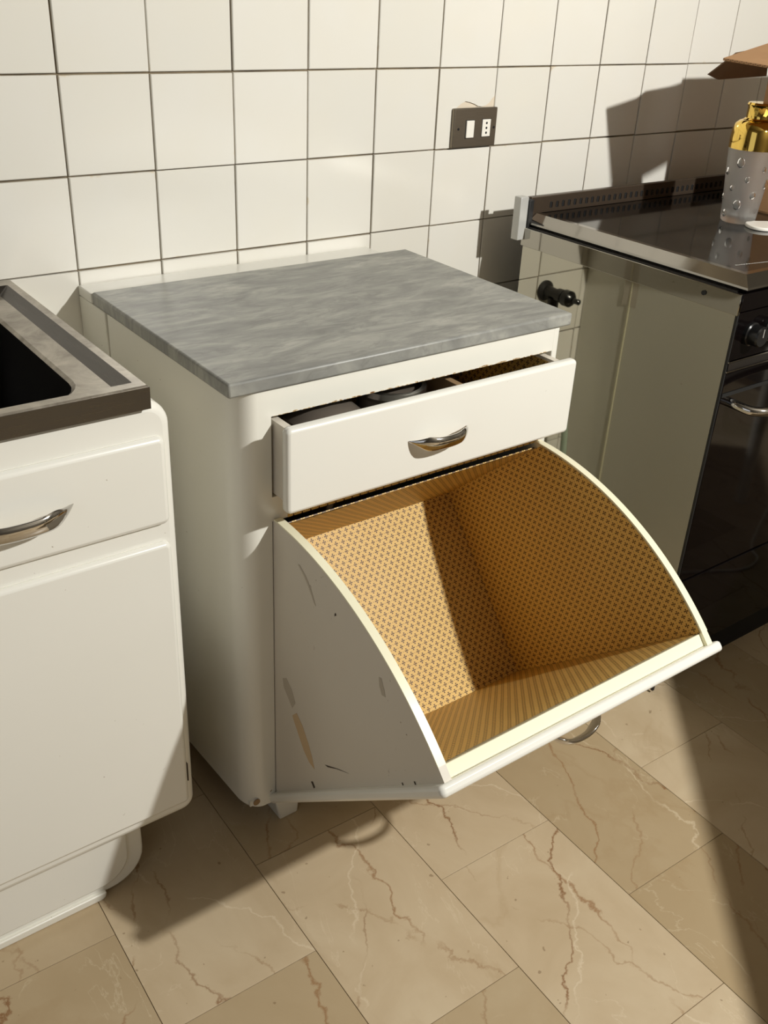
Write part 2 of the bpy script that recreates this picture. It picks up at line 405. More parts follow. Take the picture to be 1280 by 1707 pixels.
# floor slabs, running bond along y, turned a little against the wall
SX, SY = 0.2465, 0.389
bm = bmesh.new(); hx, hy = SX / 2 - 0.0005, SY / 2 - 0.0005
prism(bm, [(-hx, -hy, 0), (hx, -hy, 0), (hx, hy, 0), (-hx, hy, 0)], (0, 0, -0.003))
bmesh.ops.bevel(bm, geom=[e for e in bm.edges if all(abs(v.co.z) < 1e-6 for v in e.verts)], offset=0.0004, segments=1, affect='EDGES')
bmesh.ops.recalc_face_normals(bm, faces=bm.faces)
slab_me = bpy.data.meshes.new('floor_slab'); bm.to_mesh(slab_me); bm.free(); slab_me.materials.append(M['floor_marble'])
ang = math.radians(-1.3); ca, sa = math.cos(ang), math.sin(ang); px_, py_ = 0.2335, -0.7715
locs, rots = [], []
for i in range(-7, 11):
    off = 0 if i % 2 == 0 else SY / 2
    for j in range(-7, 3):
        dx = (i + 0.5) * SX; dy = (j + 0.5) * SY + off
        x, y = px_ + dx * ca - dy * sa, py_ + dx * sa + dy * ca
        if RX0 + .12 < x < RX1 - .12 and RY0 + .15 < y < -0.1:
            locs.append((x, y, 0)); rots.append((0, 0, ang))
pieces('floor_slab', slab_me, floor, locs, rots)

# ------------------------------------------------------------------ the kitchen cabinet with tilt-out bin
CX1, FY = 0.617, -0.520       # right side, front plane
cab = thing('kitchen_cabinet', 'white kitchen cabinet with open drawer and tilted-out bin beneath a grey marble slab', 'cabinet', (0.31, -0.26, -K))
def side_profile(mirror):
    r = 0.030; rb = 0.045; t = 0.018; xs = 0.011; pts = [(-0.001, -0.113), (xs, FY + rb)]
    for k in range(1, 13):
        q = math.radians(180 + 90 * k / 12); pts.append((xs + r + r * math.cos(q), FY + rb + rb * math.sin(q)))
    sw = 0.062 if not mirror else 0.014
    if mirror: pts = [(0.022, -0.153), (0.002, FY)]
    pts += [(sw, FY), (sw, FY + t)] + ([] if mirror else [(t + 0.016, FY + 0.04)]) + ([(sw + 0.022, -0.153)] if mirror else [(t, -0.113)])
    return [(CX1 - x if mirror else x, y) for x, y in pts]
bm = bmesh.new(); prism(bm, [(x, y, -0.802) for x, y in side_profile(False)], (0, 0, 0.760))
finish('side_panel', bm, 'paint_side', cab)
bm = bmesh.new(); prism(bm, [(x, y, -0.802) for x, y in side_profile(True)], (0, 0, 0.760))
finish('side_panel', bm, 'paint_side', cab, bevel=0.002)
finish('side_strip', B(-0.004, 0.016, -0.1105, -0.002, -0.802, -0.0405), 'paint_side', cab, bevel=0.0015)
bm = bmesh.new(); prism(bm, [(CX1 - 0.022, -0.1505, -0.802), (CX1 - 0.034, -0.002, -0.802), (CX1 - 0.048, -0.002, -0.802), (CX1 - 0.036, -0.1505, -0.802)], (0, 0, 0.7615)); finish('side_strip', bm, 'paint_side', cab)
finish('joint_bead', B(CX1 - 0.0235, CX1 - 0.020, -0.1535, -0.150, -0.80, -0.045), 'paint_cream', cab)
finish('back_ledge', B(-0.004, CX1 - 0.030, -0.058, -0.002, -0.040, -0.0235), 'paint', cab, bevel=0.002)
finish('top_rail', B(0.062, CX1 - 0.014, FY, FY + 0.02, -0.081, -0.042), 'paint_side', cab)
finish('middle_rail', B(0.062, CX1 - 0.014, FY, FY + 0.02, -0.247, -0.207), 'paint_side', cab)
bm = bmesh.new(); box(bm, 0.088, CX1 - 0.02, FY - 0.0012, FY - 0.0002, -0.2465, -0.209); finish('rail_paper', bm, 'paper', cab, smooth=False, uvf=lambda co, n: (co.x, co.z))
finish('shelf', B(0.018, CX1 - 0.045, FY + 0.02, -0.06, -0.228, -0.214), 'bare_wood', cab)
finish('back_panel', B(0.016, CX1 - 0.045, -0.06, -0.048, -0.802, -0.042), 'bare_wood', cab)
finish('bottom_board', B(0.018, CX1 - 0.045, FY + 0.01, -0.06, -0.802, -0.790), 'paint', cab)
for fx in (0.066, 0.50):
    for fy in (-0.508, -0.09):
        bm = bmesh.new(); box(bm, fx, fx + 0.055, fy, fy + 0.06, -K, -0.802)
        for vtx in bm.verts:
            if vtx.co.z < -0.85: vtx.co.x += 0.012 if vtx.co.x < fx + 0.02 else -0.006
        finish('foot', bm, 'paint_side', cab, bevel=0.003)
# flaked paint along the rail's lower edge
bm = bmesh.new(); x = 0.066
while x < CX1 - 0.03:
    l_ = random.uniform(0.008, 0.03); h_ = random.uniform(0.0006, 0.0026)
    prism(bm, [(x, FY - 0.0004, -0.0812), (x + l_, FY - 0.0004, -0.0812), (x + l_ * .8, FY - 0.0004, -0.0812 + h_ * .8), (x + l_ * .45, FY - 0.0004, -0.0812 + h_), (x + l_ * .15, FY - 0.0004, -0.0812 + h_ * .5)], (0, 0.001, 0))
    x += l_ * random.uniform(0.9, 1.3)
finish('flaked_paint', bm, 'chipped', cab, smooth=False, kind='stuff', label='flaked brown paint edge')
bm = bmesh.new(); lathe(bm, [(0.0065, FY - 0.0006), (0.006, FY + 0.001)], (0.026, -0.788), 0, 12, axis='y')
for vtx in bm.verts: vtx.co.y += 0.0015
finish('paint_chip', bm, 'bare_wood', cab, smooth=False, label='brown paint chip')

# drawer (pulled out)
DX0, DX1, DY = 0.054, 0.607, -0.576
dr = finish('drawer', (lambda b: (box(b, 0.066, 0.078, DY + 0.016, -0.13, -0.196, -0.088), box(b, 0.584, 0.596, DY + 0.016, -0.13, -0.196, -0.088), box(b, 0.078, 0.584, -0.142, -0.13, -0.196, -0.094), box(b, 0.066, 0.596, DY + 0.016, -0.13, -0.202, -0.196), b)[-1])(bmesh.new()), 'paint_worn', cab, smooth=False)
bm = bmesh.new(); prism(bm, [(x, DY, z) for x, z in rrect(DX0, DX1, -0.209, -0.079, 0.008)], (0, 0.017, 0))
finish('drawer_front', bm, 'paint', dr, bevel=0.0055, seg=3)
bm = bmesh.new(); bow_handle(bm, (0.318, DY, -0.143), (1, 0, 0), (0, -1, -0.12), 0.113, 0.026, 0.0122)
finish('handle', bm, 'chrome', dr, ang=60)
uvxz = lambda co, n: (co.y, co.z) if abs(n.x) > .5 else ((co.x, co.z) if abs(n.y) > .5 else (co.x, co.y))
bm = bmesh.new(); box(bm, 0.5825, 0.584, -0.55, -0.142, -0.196, -0.093); box(bm, 0.079, 0.582, -0.1435, -0.1422, -0.196, -0.098); box(bm, 0.079, 0.582, -0.55, -0.145, -0.196, -0.1945)
finish('paper_lining', bm, 'paper', dr, smooth=False, uvf=uvxz)
finish('divider', B(0.392, 0.404, -0.55, -0.145, -0.194, -0.098), 'bare_wood', dr, bevel=0.001)

# tilt-out bin: hinge frame u (along the opened door), w (into the bin)
TH = math.radians(49); OY, OZ = -0.522, -0.803
def H(x, u, w): return Vector((x, OY - u * math.sin(TH) + w * math.cos(TH), OZ + u * math.cos(TH) + w * math.sin(TH)))
def hbox(bm, x0, x1, u0, u1, w0, w1):
    vs = [bm.verts.new(H(x, u, w_)) for w_ in (w0, w1) for u in (u0, u1) for x in (x0, x1)]
    for q in ((0, 1, 3, 2), (4, 5, 7, 6), (0, 1, 5, 4), (2, 3, 7, 6), (0, 2, 6, 4), (1, 3, 7, 5)): bm.faces.new([vs[i] for i in q])
def huv(co, n):
    y, z = co.y - OY, co.z - OZ
    u = -y * math.sin(TH) + z * math.cos(TH); w_ = y * math.cos(TH) + z * math.sin(TH)
    if abs(n.x) > .5: return (w_ * .6 + u * .8, -w_ * .8 + u * .6) if False else (-w_ + 0.3 * 0, u)
    nu = -n.y * math.sin(TH) + n.z * math.cos(TH)
    return (co.x, w_) if abs(nu) > .5 else (co.x, u)
BX0, BX1, BR = 0.0635, 0.600, 0.560
WB = 0.412                     # inner back of the bin
def sector(x, inset=0.0, u0=0.012, w0=0.016):
    r = BR - inset; pts = [H(x, u0, w0)]
    a0 = math.asin(w0 / r); a1 = math.asin((WB + 0.010) / r)
    pts += [H(x, r * math.cos(a0 + (a1 - a0) * k / 28), r * math.sin(a0 + (a1 - a0) * k / 28)) for k in range(29)]
    pts.append(H(x, u0, WB + 0.010)); return pts
UF = 0.078                     # bin floor
bm = bmesh.new()
hbox(bm, BX0 + 0.012, BX1 - 0.012, 0.064, UF, 0.03, WB + 0.01)      # floor
bin_o = finish('tilt_bin', bm, 'paint_worn', cab, smooth=False)
bm = bmesh.new(); hbox(bm, BX0 + 0.012, BX1 - 0.012, UF, 0.360, WB, WB + 0.0018); finish('back_board', bm, 'paper', bin_o, smooth=False, uvf=huv)
bm = bmesh.new(); prism(bm, sector(BX0), (0.012, 0, 0)); lside = finish('bin_side', bm, 'paint_worn', bin_o, smooth=True, ang=25, label='scuffed grey-white outer side')
bm = bmesh.new(); prism(bm, sector(BX1 - 0.012), (0.012, 0, 0)); finish('bin_side', bm, 'paint_cream', bin_o, smooth=True, ang=25)
# cream rim on both curved edges
for xx in (BX0 - 0.0004, BX1 - 0.0124):
    bm = bmesh.new(); r0, r1 = BR - 0.0015, BR + 0.0008; a0 = math.asin(0.037 / BR); a1 = math.asin((WB + 0.01) / BR)
    ring = []
    for k in range(29):
        q = a0 + (a1 - a0) * k / 28
        ring.append([bm.verts.new(H(x_, r_ * math.cos(q), r_ * math.sin(q))) for x_, r_ in ((xx, r0), (xx, r1), (xx + 0.0128, r1), (xx + 0.0128, r0))])
    for a_, b_ in zip(ring, ring[1:]):
        for k in range(4): bm.faces.new((a_[k], a_[(k + 1) % 4], b_[(k + 1) % 4], b_[k]))
    bm.faces.new(ring[0][::-1]); bm.faces.new(ring[-1])
    finish('bin_rim', bm, 'paint_cream', bin_o, ang=30)
bm = bmesh.new(); hbox(bm, BX0 + 0.0008, BX1 - 0.0008, 0.013, 0.553, 0.0168, 0.036); finish('inner_board', bm, 'paint_cream', bin_o, bevel=0.001)
bm = bmesh.new(); ol = rrect(0.050, 0.613, 0.0, 0.567, 0.008)
prism(bm, [H(x, u, 0.0) for x, u in ol], H(0, 0, 0.0165) - H(0, 0, 0)); finish('bin_door', bm, 'paint', bin_o, bevel=0.0055, seg=3)
hp = H(0.350, 0.487, 0.0); outv = H(0, 0, -1) - H(0, 0, 0)
bm = bmesh.new(); bow_handle(bm, hp, (1, 0, 0), outv, 0.113, 0.032, 0.0115); finish('handle', bm, 'chrome', bin_o, ang=60)
# paper: floor, back, right and left inner sides, door inside (slightly creased)
bm = bmesh.new()
def sheet(fn, nu, nv, amp):
    vs = [[bm.verts.new(Vector(fn(i / nu, j / nv)[0]) + fn(i / nu, j / nv)[1] * random.uniform(0, amp)) for j in range(nv + 1)] for i in range(nu + 1)]
    for i in range(nu):
        for j in range(nv): bm.faces.new((vs[i][j], vs[i + 1][j], vs[i + 1][j + 1], vs[i][j + 1]))
un = (H(0, 1, 0) - H(0, 0, 0)); wn = (H(0, 0, 1) - H(0, 0, 0))
xa, xb = BX0 + 0.0125, BX1 - 0.0125
sheet(lambda s, t: (H(xa + (xb - xa) * s, UF + 0.0006, 0.0366 + (WB - 0.0366) * t), un), 10, 8, 0.0016)
sheet(lambda s, t: (H(xa + (xb - xa) * s, UF + 0.001 + (0.366 - UF) * t, WB - 0.0006), -wn), 10, 6, 0.0016)
sheet(lambda s, t: (H(xa + (xb - xa) * s, UF + 0.001 + (0.546 - UF) * t, 0.0366), wn), 10, 8, 0.0014)
finish('paper_lining', bm, 'paper', bin_o, ang=80, uvf=huv)
bm = bmesh.new()
def sec_in(x): return [H(x, UF, 0.037)] + [H(x, (BR - 0.003) * math.cos(q), (BR - 0.003) * math.sin(q)) for q in [math.asin(0.037 / BR) + (math.asin(WB / BR) - math.asin(0.037 / BR)) * k / 28 for k in range(29)]] + [H(x, UF, WB)]
prism(bm, sec_in(xb - 0.0008), (0.001, 0, 0)); finish('paper_lining', bm, 'paper', bin_o, smooth=False, uvf=huv)
bm = bmesh.new()
prism(bm, sec_in(xa - 0.0002), (0.001, 0, 0)); finish('paper_lining', bm, 'paper', bin_o, smooth=False, uvf=huv)
# scuffs on the outer left side of the bin
SC = dict(
 tan=[(-0.5731, -0.5743), (-0.5856, -0.5604), (-0.6033, -0.5742), (-0.621, -0.5978), (-0.6317, -0.6168), (-0.639, -0.6361), (-0.6233, -0.6334), (-0.6073, -0.6208), (-0.5929, -0.6017), (-0.5821, -0.5874)],
 d1=[(-0.5878, -0.2842), (-0.5930, -0.283), (-0.6098, -0.2934), (-0.6242, -0.3087), (-0.636, -0.3286), (-0.6302, -0.3251), (-0.616, -0.3065), (-0.6047, -0.2955)],
 d2=[(-0.5445, -0.5192), (-0.5554, -0.5118), (-0.5714, -0.5247), (-0.582, -0.5436), (-0.5731, -0.5596), (-0.5588, -0.5454), (-0.548, -0.5348)],
 d3=[(-0.7892, -0.3522), (-0.7944, -0.3507), (-0.8022, -0.3654), (-0.8056, -0.3751), (-0.7977, -0.3766), (-0.7915, -0.3657)],
 k4=[(-0.6671, -0.6037), (-0.6769, -0.5984), (-0.7024, -0.5841), (-0.7302, -0.5712), (-0.6994, -0.5871), (-0.6754, -0.6024)],
 k5=[(-0.6292, -0.6695), (-0.6344, -0.6653), (-0.6415, -0.6723), (-0.6381, -0.6777)],
 k6=[(-0.6832, -0.3142), (-0.6854, -0.311), (-0.6875, -0.3141), (-0.6834, -0.3180)],
 k7=[(-0.8512, -0.4898), (-0.8537, -0.4877), (-0.8583, -0.4948), (-0.8559, -0.4969)],
 k8=[(-0.8754, -0.4678), (-0.8778, -0.4658), (-0.8835, -0.4718), (-0.8811, -0.4738)])
for mat_, keys, lb in (('scuff', ('tan',), 'tan scuff marks'), ('scuff_dark', ('d1', 'd2', 'd3'), 'grey scuff marks'), ('scuff_recess_black', ('k4', 'k5', 'k6', 'k7', 'k8'), 'dark nicks')):
    bm = bmesh.new()
    for k_ in keys: prism(bm, [(BX0 - 0.0004, y, z) for y, z in SC[k_]], (0.0003, 0, 0))
    finish('scuff_mark', bm, mat_, bin_o, smooth=False, kind='stuff', label=lb)

# marble slab
bm = bmesh.new()
ol = [(-0.003, -0.059), (-0.004, -0.5235), (0.636, -0.5245), (0.640, -0.064)]
prism(bm, [(x, y, -0.0415) for x, y in ol], (0, 0, 0.0215))
mb = finish('marble_slab', bm, 'marble', bevel=0.0035, seg=2); tag(mb, 'grey veined marble slab lying on top of the white cabinet', 'worktop')

# two objects in the drawer
bm = bmesh.new(); lathe(bm, [(0.050, -0.194), (0.062, -0.18), (0.066, -0.145), (0.060, -0.116), (0.040, -0.099), (0.012, -0.094)], 0.175, -0.482, 28)
o = finish('plastic_tub', bm, 'smoke_plastic'); tag(o, 'dark smoky plastic tub at the left inside the open drawer', 'tub')
t = thing('glass_jar', 'jar with a shiny silver rim lying in the middle of the open drawer', 'jar', (0.30, -0.46, -0.194))
bm = bmesh.new(); lathe(bm, [(0.045, -0.194), (0.052, -0.18), (0.052, -0.108), (0.046, -0.101), (0.012, -0.098)], 0.30, -0.478, 28); finish('jar_body', bm, 'smoke_plastic', t)
bm = bmesh.new(); lathe(bm, [(0.047, -0.102), (0.0545, -0.102), (0.0545, -0.0925), (0.0475, -0.0915), (0.047, -0.100)], 0.30, -0.478, 28, False, False); finish('jar_rim', bm, 'foil', t)

# ------------------------------------------------------------------ sink unit at left
SXR, SFY = -0.0875, -0.524
sk = thing('sink_cabinet', 'white sink cabinet with rounded drawer and door at the left edge of the photo', 'cabinet', (-0.6, -0.3, -K))
bm = bmesh.new(); prism(bm, [(x, SFY, z) for x, z in rrect(-1.06, SXR, -0.726, -0.021, (0.03, 0.022, 0.034, 0.03), 8)], (0, 0.06, 0))
finish('front_frame', bm, 'paint', sk, bevel=0.012, seg=4)
bm = bmesh.new(); box(bm, -1.05, -1.03, SFY + 0.05, -0.004, -0.72, -0.03); box(bm, SXR - 0.028, SXR - 0.004, SFY + 0.05, -0.004, -0.72, -0.03); box(bm, -1.03, SXR - 0.028, SFY + 0.05, -0.004, -0.72, -0.708)
finish('carcass', bm, 'paint_side', sk, smooth=False)
bm = bmesh.new(); prism(bm, [(x, SFY - 0.010, z) for x, z in rrect(-1.03, SXR - 0.013, -0.194, -0.067, 0.010)], (0, 0.014, 0))
sd_ = finish('drawer', bm, 'paint', sk, bevel=0.007, seg=3)
bm = bmesh.new(); bow_handle(bm, (-0.300, SFY - 0.010, -0.127), (1, 0, 0), (0, -1, -0.1), 0.145, 0.03, 0.0132); finish('handle', bm, 'chrome', sd_, ang=60)
bm = bmesh.new(); prism(bm, [(x, SFY - 0.010, z) for x, z in rrect(-0.60, SXR - 0.014, -0.700, -0.222, (0.006, 0.008, 0.010, 0.006))], (0, 0.014, 0))
dd = finish('door', bm, 'paint', sk, bevel=0.007, seg=3)
bm = bmesh.new(); prism(bm, [(x, SFY - 0.010, z) for x, z in rrect(-1.03, -0.604, -0.700, -0.222, 0.008)], (0, 0.014, 0))
finish('door', bm, 'paint', sk, bevel=0.007, seg=3)
finish('hinge_recess', B(SXR - 0.0135, SXR - 0.0118, SFY - 0.006, SFY - 0.0005, -0.660, -0.625), 'scuff_recess_black', sk)  # dark sliver drawn for the shaded recess beside the door
bm = bmesh.new(); prism(bm, [(x, -0.488, z) for x, z in rrect(-1.03, -0.168, -0.862, -0.726, (0.0, 0.06, 0.0, 0.0), 8)], (0, 0.02, 0)); finish('toe_board', bm, 'paint', sk, bevel=0.004)
bm = bmesh.new(); prism(bm, [(x, -0.493, z) for x, z in rrect(-1.03, -0.195, -0.845, -0.742, (0.0, 0.05, 0.0, 0.0), 8)], (0, 0.008, 0)); finish('toe_panel', bm, 'paint', sk, bevel=0.003)
bm = bmesh.new(); prism(bm, [(x, -0.495, z) for x, z in rrect(-1.03, -0.238, -K, -0.856, (0.0, 0.01, 0.0, 0.0), 4)], (0, 0.02, 0)); finish('toe_strip', bm, 'paint_side', sk, bevel=0.002)
bm = bmesh.new(); prism(bm, [(x, -0.50, z) for x, z in rrect(-0.25, -0.115, -0.744, -0.726, (0.018, 0.018, 0.0, 0.0), 4)], (0, 0.3, 0)); finish('toe_bracket', bm, 'paint_side', sk, bevel=0.003)
finish('base_box', B(-1.02, -0.24, -0.468, -0.03, -K, -0.726), 'paint_side', sk)

st = thing('kitchen_sink', 'stained stainless steel sink with basin darkened as shade on top of the left cabinet', 'sink', (-0.6, -0.3, -0.013))
sx0, sx1, sy0, sy1 = -1.08, -0.118, -0.535, -0.02
zr, zd = 0.0065, -0.005
bm = bmesh.new()
# raised rim: outer wall, flat top, inner slope ; deck ; basin opening
def loop(x0_, x1_, y0_, y1_, z, r, seg=6):
    return [bm.verts.new((x, y, z)) for x, y in rrect(x0_, x1_, y0_, y1_, r, seg)]
lps = [loop(sx0, sx1, sy0, sy1, -0.0245, 0.002), loop(sx0, sx1, sy0, sy1, zr - 0.002, 0.002), loop(sx0 + .002, sx1 - .002, sy0 + .002, sy1 - .002, zr, 0.002), loop(sx0 + .018, sx1 - .014, sy0 + .017, sy1 - .03, zr, 0.002), loop(sx0 + .027, sx1 - .031, sy0 + .022, sy1 - .042, zd, 0.003),
       loop(-0.62, -0.181, -0.502, -0.10, zd - 0.0005, 0.055), loop(-0.616, -0.185, -0.498, -0.104, zd - 0.005, 0.055)]
for a_, b_ in zip(lps, lps[1:]):
    for k in range(len(a_)): bm.faces.new((a_[k], a_[(k + 1) % len(a_)], b_[(k + 1) % len(b_)], b_[k]))
bm.faces.ensure_lookup_table()
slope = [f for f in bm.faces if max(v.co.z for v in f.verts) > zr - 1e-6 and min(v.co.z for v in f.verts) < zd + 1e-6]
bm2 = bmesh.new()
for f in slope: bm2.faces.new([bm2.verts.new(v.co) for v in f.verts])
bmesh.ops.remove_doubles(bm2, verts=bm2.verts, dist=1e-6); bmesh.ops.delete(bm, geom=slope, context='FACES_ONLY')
finish('rim_slope', bm2, 'dark_reflect_steel', st, ang=20, label='sloped inner rim, shade in its colour')
finish('sink_deck', bm, 'sink_steel', st, ang=30)
finish('apron', B(sx0, sx1 + 0.0006, sy0 - 0.0008, sy0 + 0.0005, -0.0243, zr - 0.0022), 'dark_reflect_steel', st, smooth=False, label='scratched front apron, dark reflection in its colour')
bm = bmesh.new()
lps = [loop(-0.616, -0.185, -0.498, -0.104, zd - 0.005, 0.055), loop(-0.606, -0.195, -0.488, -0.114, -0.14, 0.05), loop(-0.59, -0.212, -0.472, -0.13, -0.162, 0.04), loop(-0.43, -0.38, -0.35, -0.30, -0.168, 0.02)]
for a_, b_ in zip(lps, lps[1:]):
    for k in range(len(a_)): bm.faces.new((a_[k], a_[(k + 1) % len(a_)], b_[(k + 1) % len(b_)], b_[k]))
bm.faces.new(lps[-1]); finish('basin', bm, 'basin_shade_steel', st, ang=40, label='sink basin, shade in its colour')

# ------------------------------------------------------------------ stove at right
TX0, TX1, TFY, TBY = 0.920, 1.820, -0.645, -0.105
sv = thing('kitchen_stove', 'stainless steel cooker with black glass hob and dark oven door, right of the cabinet', 'stove', (1.37, -0.37, -K))
finish('body', B(TX0 + 0.002, TX1 - 0.002, TFY + 0.012, TBY, -0.80, 0.006), 'dark_enamel', sv)
finish('side_panel', B(TX0, TX0 + 0.0018, TFY + 0.004, TBY - 0.002, -0.862, -0.031), 'panel_steel', sv, smooth=False, label='mirror-like stainless side panel')
finish('side_panel', B(TX1 - 0.0018, TX1, TFY + 0.004, TBY - 0.002, -0.862, -0.031), 'panel_steel', sv, smooth=False)
finish('panel_edge', B(TX0 + 0.0002, TX0 + 0.006, TFY - 0.001, TFY + 0.0045, -0.862, -0.032), 'black_rubber', sv)
tr = finish('top_trim', (lambda b: (box(b, TX0 - 0.004, TX0 + 0.003, TFY - 0.002, TBY + 0.002, -0.034, 0.0035), box(b, TX0 + 0.003, TX0 + 0.010, TFY - 0.002, TBY + 0.002, 0.0005, 0.0035), b)[-1])(bmesh.new()), 'trim_steel', sv, bevel=0.0008, label='stainless trim strip along the top side')
bm = bmesh.new(); tube(bm, [(TX0 - 0.0040, -0.572, -0.012), (TX0 - 0.0062, -0.572, -0.012)], 0.0045, 14); sc_ = finish('screw', bm, 'black_rubber', tr)
# hob: sloped chrome frame and glass
bm = bmesh.new()
def frame_loop(d, z): return [bm.verts.new(p) for p in ((TX0 + 0.004 + d, TFY - 0.006 + d, z), (TX1 - 0.004 - d, TFY - 0.006 + d, z), (TX1 - 0.004 - d, TBY - 0.004, z), (TX0 + 0.004 + d, TBY - 0.004, z))]
lps = [frame_loop(0.004, 0.006), frame_loop(0.0, 0.011), frame_loop(0.001, 0.0145), frame_loop(0.024, 0.0300), frame_loop(0.0365, 0.0300), frame_loop(0.038, 0.0292)]
for a_, b_ in zip(lps, lps[1:]):
    for k in range(4): bm.faces.new((a_[k], a_[(k + 1) % 4], b_[(k + 1) % 4], b_[k]))
finish('hob_frame', bm, 'rail_steel', sv, ang=15)
hg = finish('hob_glass', B(TX0 + 0.0385, TX1 - 0.0385, TFY + 0.030, TBY - 0.006, 0.012, 0.0292), 'hob_glass', sv, smooth=False, label='black glass hob surface')
# small print at the near corner of the glass: plain strokes only
bm = bmesh.new(); x = 0.985
while x < 1.075:
    l_ = random.uniform(0.002, 0.005); box(bm, x, x + l_, -0.578 - 0.16 * (x - 0.985), -0.5765 - 0.16 * (x - 0.985) + random.uniform(0, 0.001), 0.02925, 0.02945); x += l_ + 0.0014
finish('printed_mark', bm, 'white_print', hg, smooth=False, kind='stuff', label='faint white print on the glass')
# slotted rear upstand
bs = finish('back_upstand', B(TX0 + 0.012, TX1 - 0.012, TBY - 0.001, TBY + 0.012, 0.0, 0.063), 'splash_steel', sv, bevel=0.0012, label='dark slotted rear upstand')
bm = bmesh.new(); ol = rrect(-0.0034, 0.0034, 0.037, 0.050, 0.0028, 4); prism(bm, [(x, TBY - 0.0016, z) for x, z in ol], (0, 0.002, 0))
slot = finish('vent_slot', bm, 'hole_black', bs, smooth=False); slot.location.x = 0.990 - ORI[bs.name].x
for k in range(1, 45):
    c_ = slot.copy(); COL.objects.link(c_); c_.parent = bs; c_.location = slot.location + Vector((0.018 * k, 0, 0))
bm = bmesh.new(); box(bm, -0.0005, 0.0022, -0.0008, 0.0012, 0.038, 0.049)
fin = finish('slot_fin', bm, 'splash_steel', bs, smooth=False); fin.location.x = 0.990 + 0.004 - ORI[bs.name].x; fin.location.y = TBY - 0.0022 - ORI[bs.name].y
for k in range(1, 45):
    c_ = fin.copy(); COL.objects.link(c_); c_.parent = bs; c_.location = fin.location + Vector((0.018 * k, 0, 0))
finish('end_bracket', B(0.897, 0.919, TBY - 0.006, TBY + 0.014, -0.021, 0.066), 'bracket_grey', sv, bevel=0.0012, label='steel bracket at the rear left corner, bright reflection in its colour')
finish('bracket_gap', B(0.9185, 0.932, TBY - 0.010, TBY + 0.010, -0.012, 0.060), 'black_rubber', sv, bevel=0.002)  # black block stands in for the shaded gap next to the bracket
# front
finish('front_rail', B(TX0 - 0.001, TX1 + 0.001, TFY - 0.004, TFY + 0.012, -0.028, 0.004), 'black_glass', sv, bevel=0.0015)
finish('control_panel', B(TX0 + 0.003, TX1 - 0.003, TFY - 0.002, TFY + 0.012, -0.118, -0.030), 'black_glass', sv, bevel=0.001)
finish('chrome_ledge', B(TX0 + 0.001, TX1 - 0.001, TFY - 0.004, TFY + 0.012, -0.121, -0.1185), 'rail_steel', sv)
finish('chrome_ledge', B(TX0 + 0.001, TX1 - 0.001, TFY - 0.004, TFY + 0.012, -0.139, -0.1365), 'rail_steel', sv)
finish('ledge_band', B(TX0 + 0.003, TX1 - 0.003, TFY - 0.001, TFY + 0.012, -0.1365, -0.121), 'dark_enamel', sv)
for k in range(6):
    kx = 0.967 + 0.058 * k + (0.25 if k > 2 else 0)
    bm = bmesh.new(); lathe(bm, [(0.0215, TFY - 0.001), (0.0215, TFY - 0.008), (0.019, TFY - 0.010), (0.0185, TFY - 0.026), (0.0165, TFY - 0.029)], (kx, -0.073), 0, 28, axis='y')
    kn = finish('control_knob', bm, 'black_plastic', sv, ang=30)
    finish('pointer', B(kx - 0.0007, kx + 0.0007, TFY - 0.0296, TFY - 0.0288, -0.073, -0.058), 'white_print', kn, smooth=False)
od = finish('oven_door', B(TX0 + 0.003, TX1 - 0.003, TFY - 0.002, TFY + 0.012, -0.585, -0.141), 'black_glass', sv, bevel=0.0015, label='black glass oven door')
finish('door_gap', B(TX0 + 0.004, TX1 - 0.004, TFY - 0.0035, TFY + 0.003, -0.187, -0.180), 'black_rubber', od)  # dark strip stands in for shade in the oven door gap
hz_ = -0.205
pth = smoothpath([(0.952, TFY - 0.002, hz_ + 0.004), (0.953, TFY - 0.024, hz_ + 0.003), (0.962, TFY - 0.046, hz_), (0.985, TFY - 0.062, hz_), (1.03, TFY - 0.076, hz_), (1.12, TFY - 0.087, hz_), (1.37, TFY - 0.094, hz_), (1.62, TFY - 0.087, hz_), (1.71, TFY - 0.076, hz_), (1.755, TFY - 0.062, hz_), (1.778, TFY - 0.046, hz_), (1.787, TFY - 0.024, hz_ + 0.003), (1.788, TFY - 0.002, hz_ + 0.004)], 6)
bm = bmesh.new(); tube(bm, pth, 0.0088, 16); hd = finish('handle', bm, 'chrome', od, ang=60)
finish('lower_drawer', B(TX0 + 0.003, TX1 - 0.003, TFY - 0.002, TFY + 0.012, -0.785, -0.590), 'black_glass', sv, bevel=0.0015)
finish('toe_plinth', B(TX0 + 0.003, TX1 - 0.003, TFY + 0.020, TBY - 0.05, -K, -0.785), 'hole_black', sv)

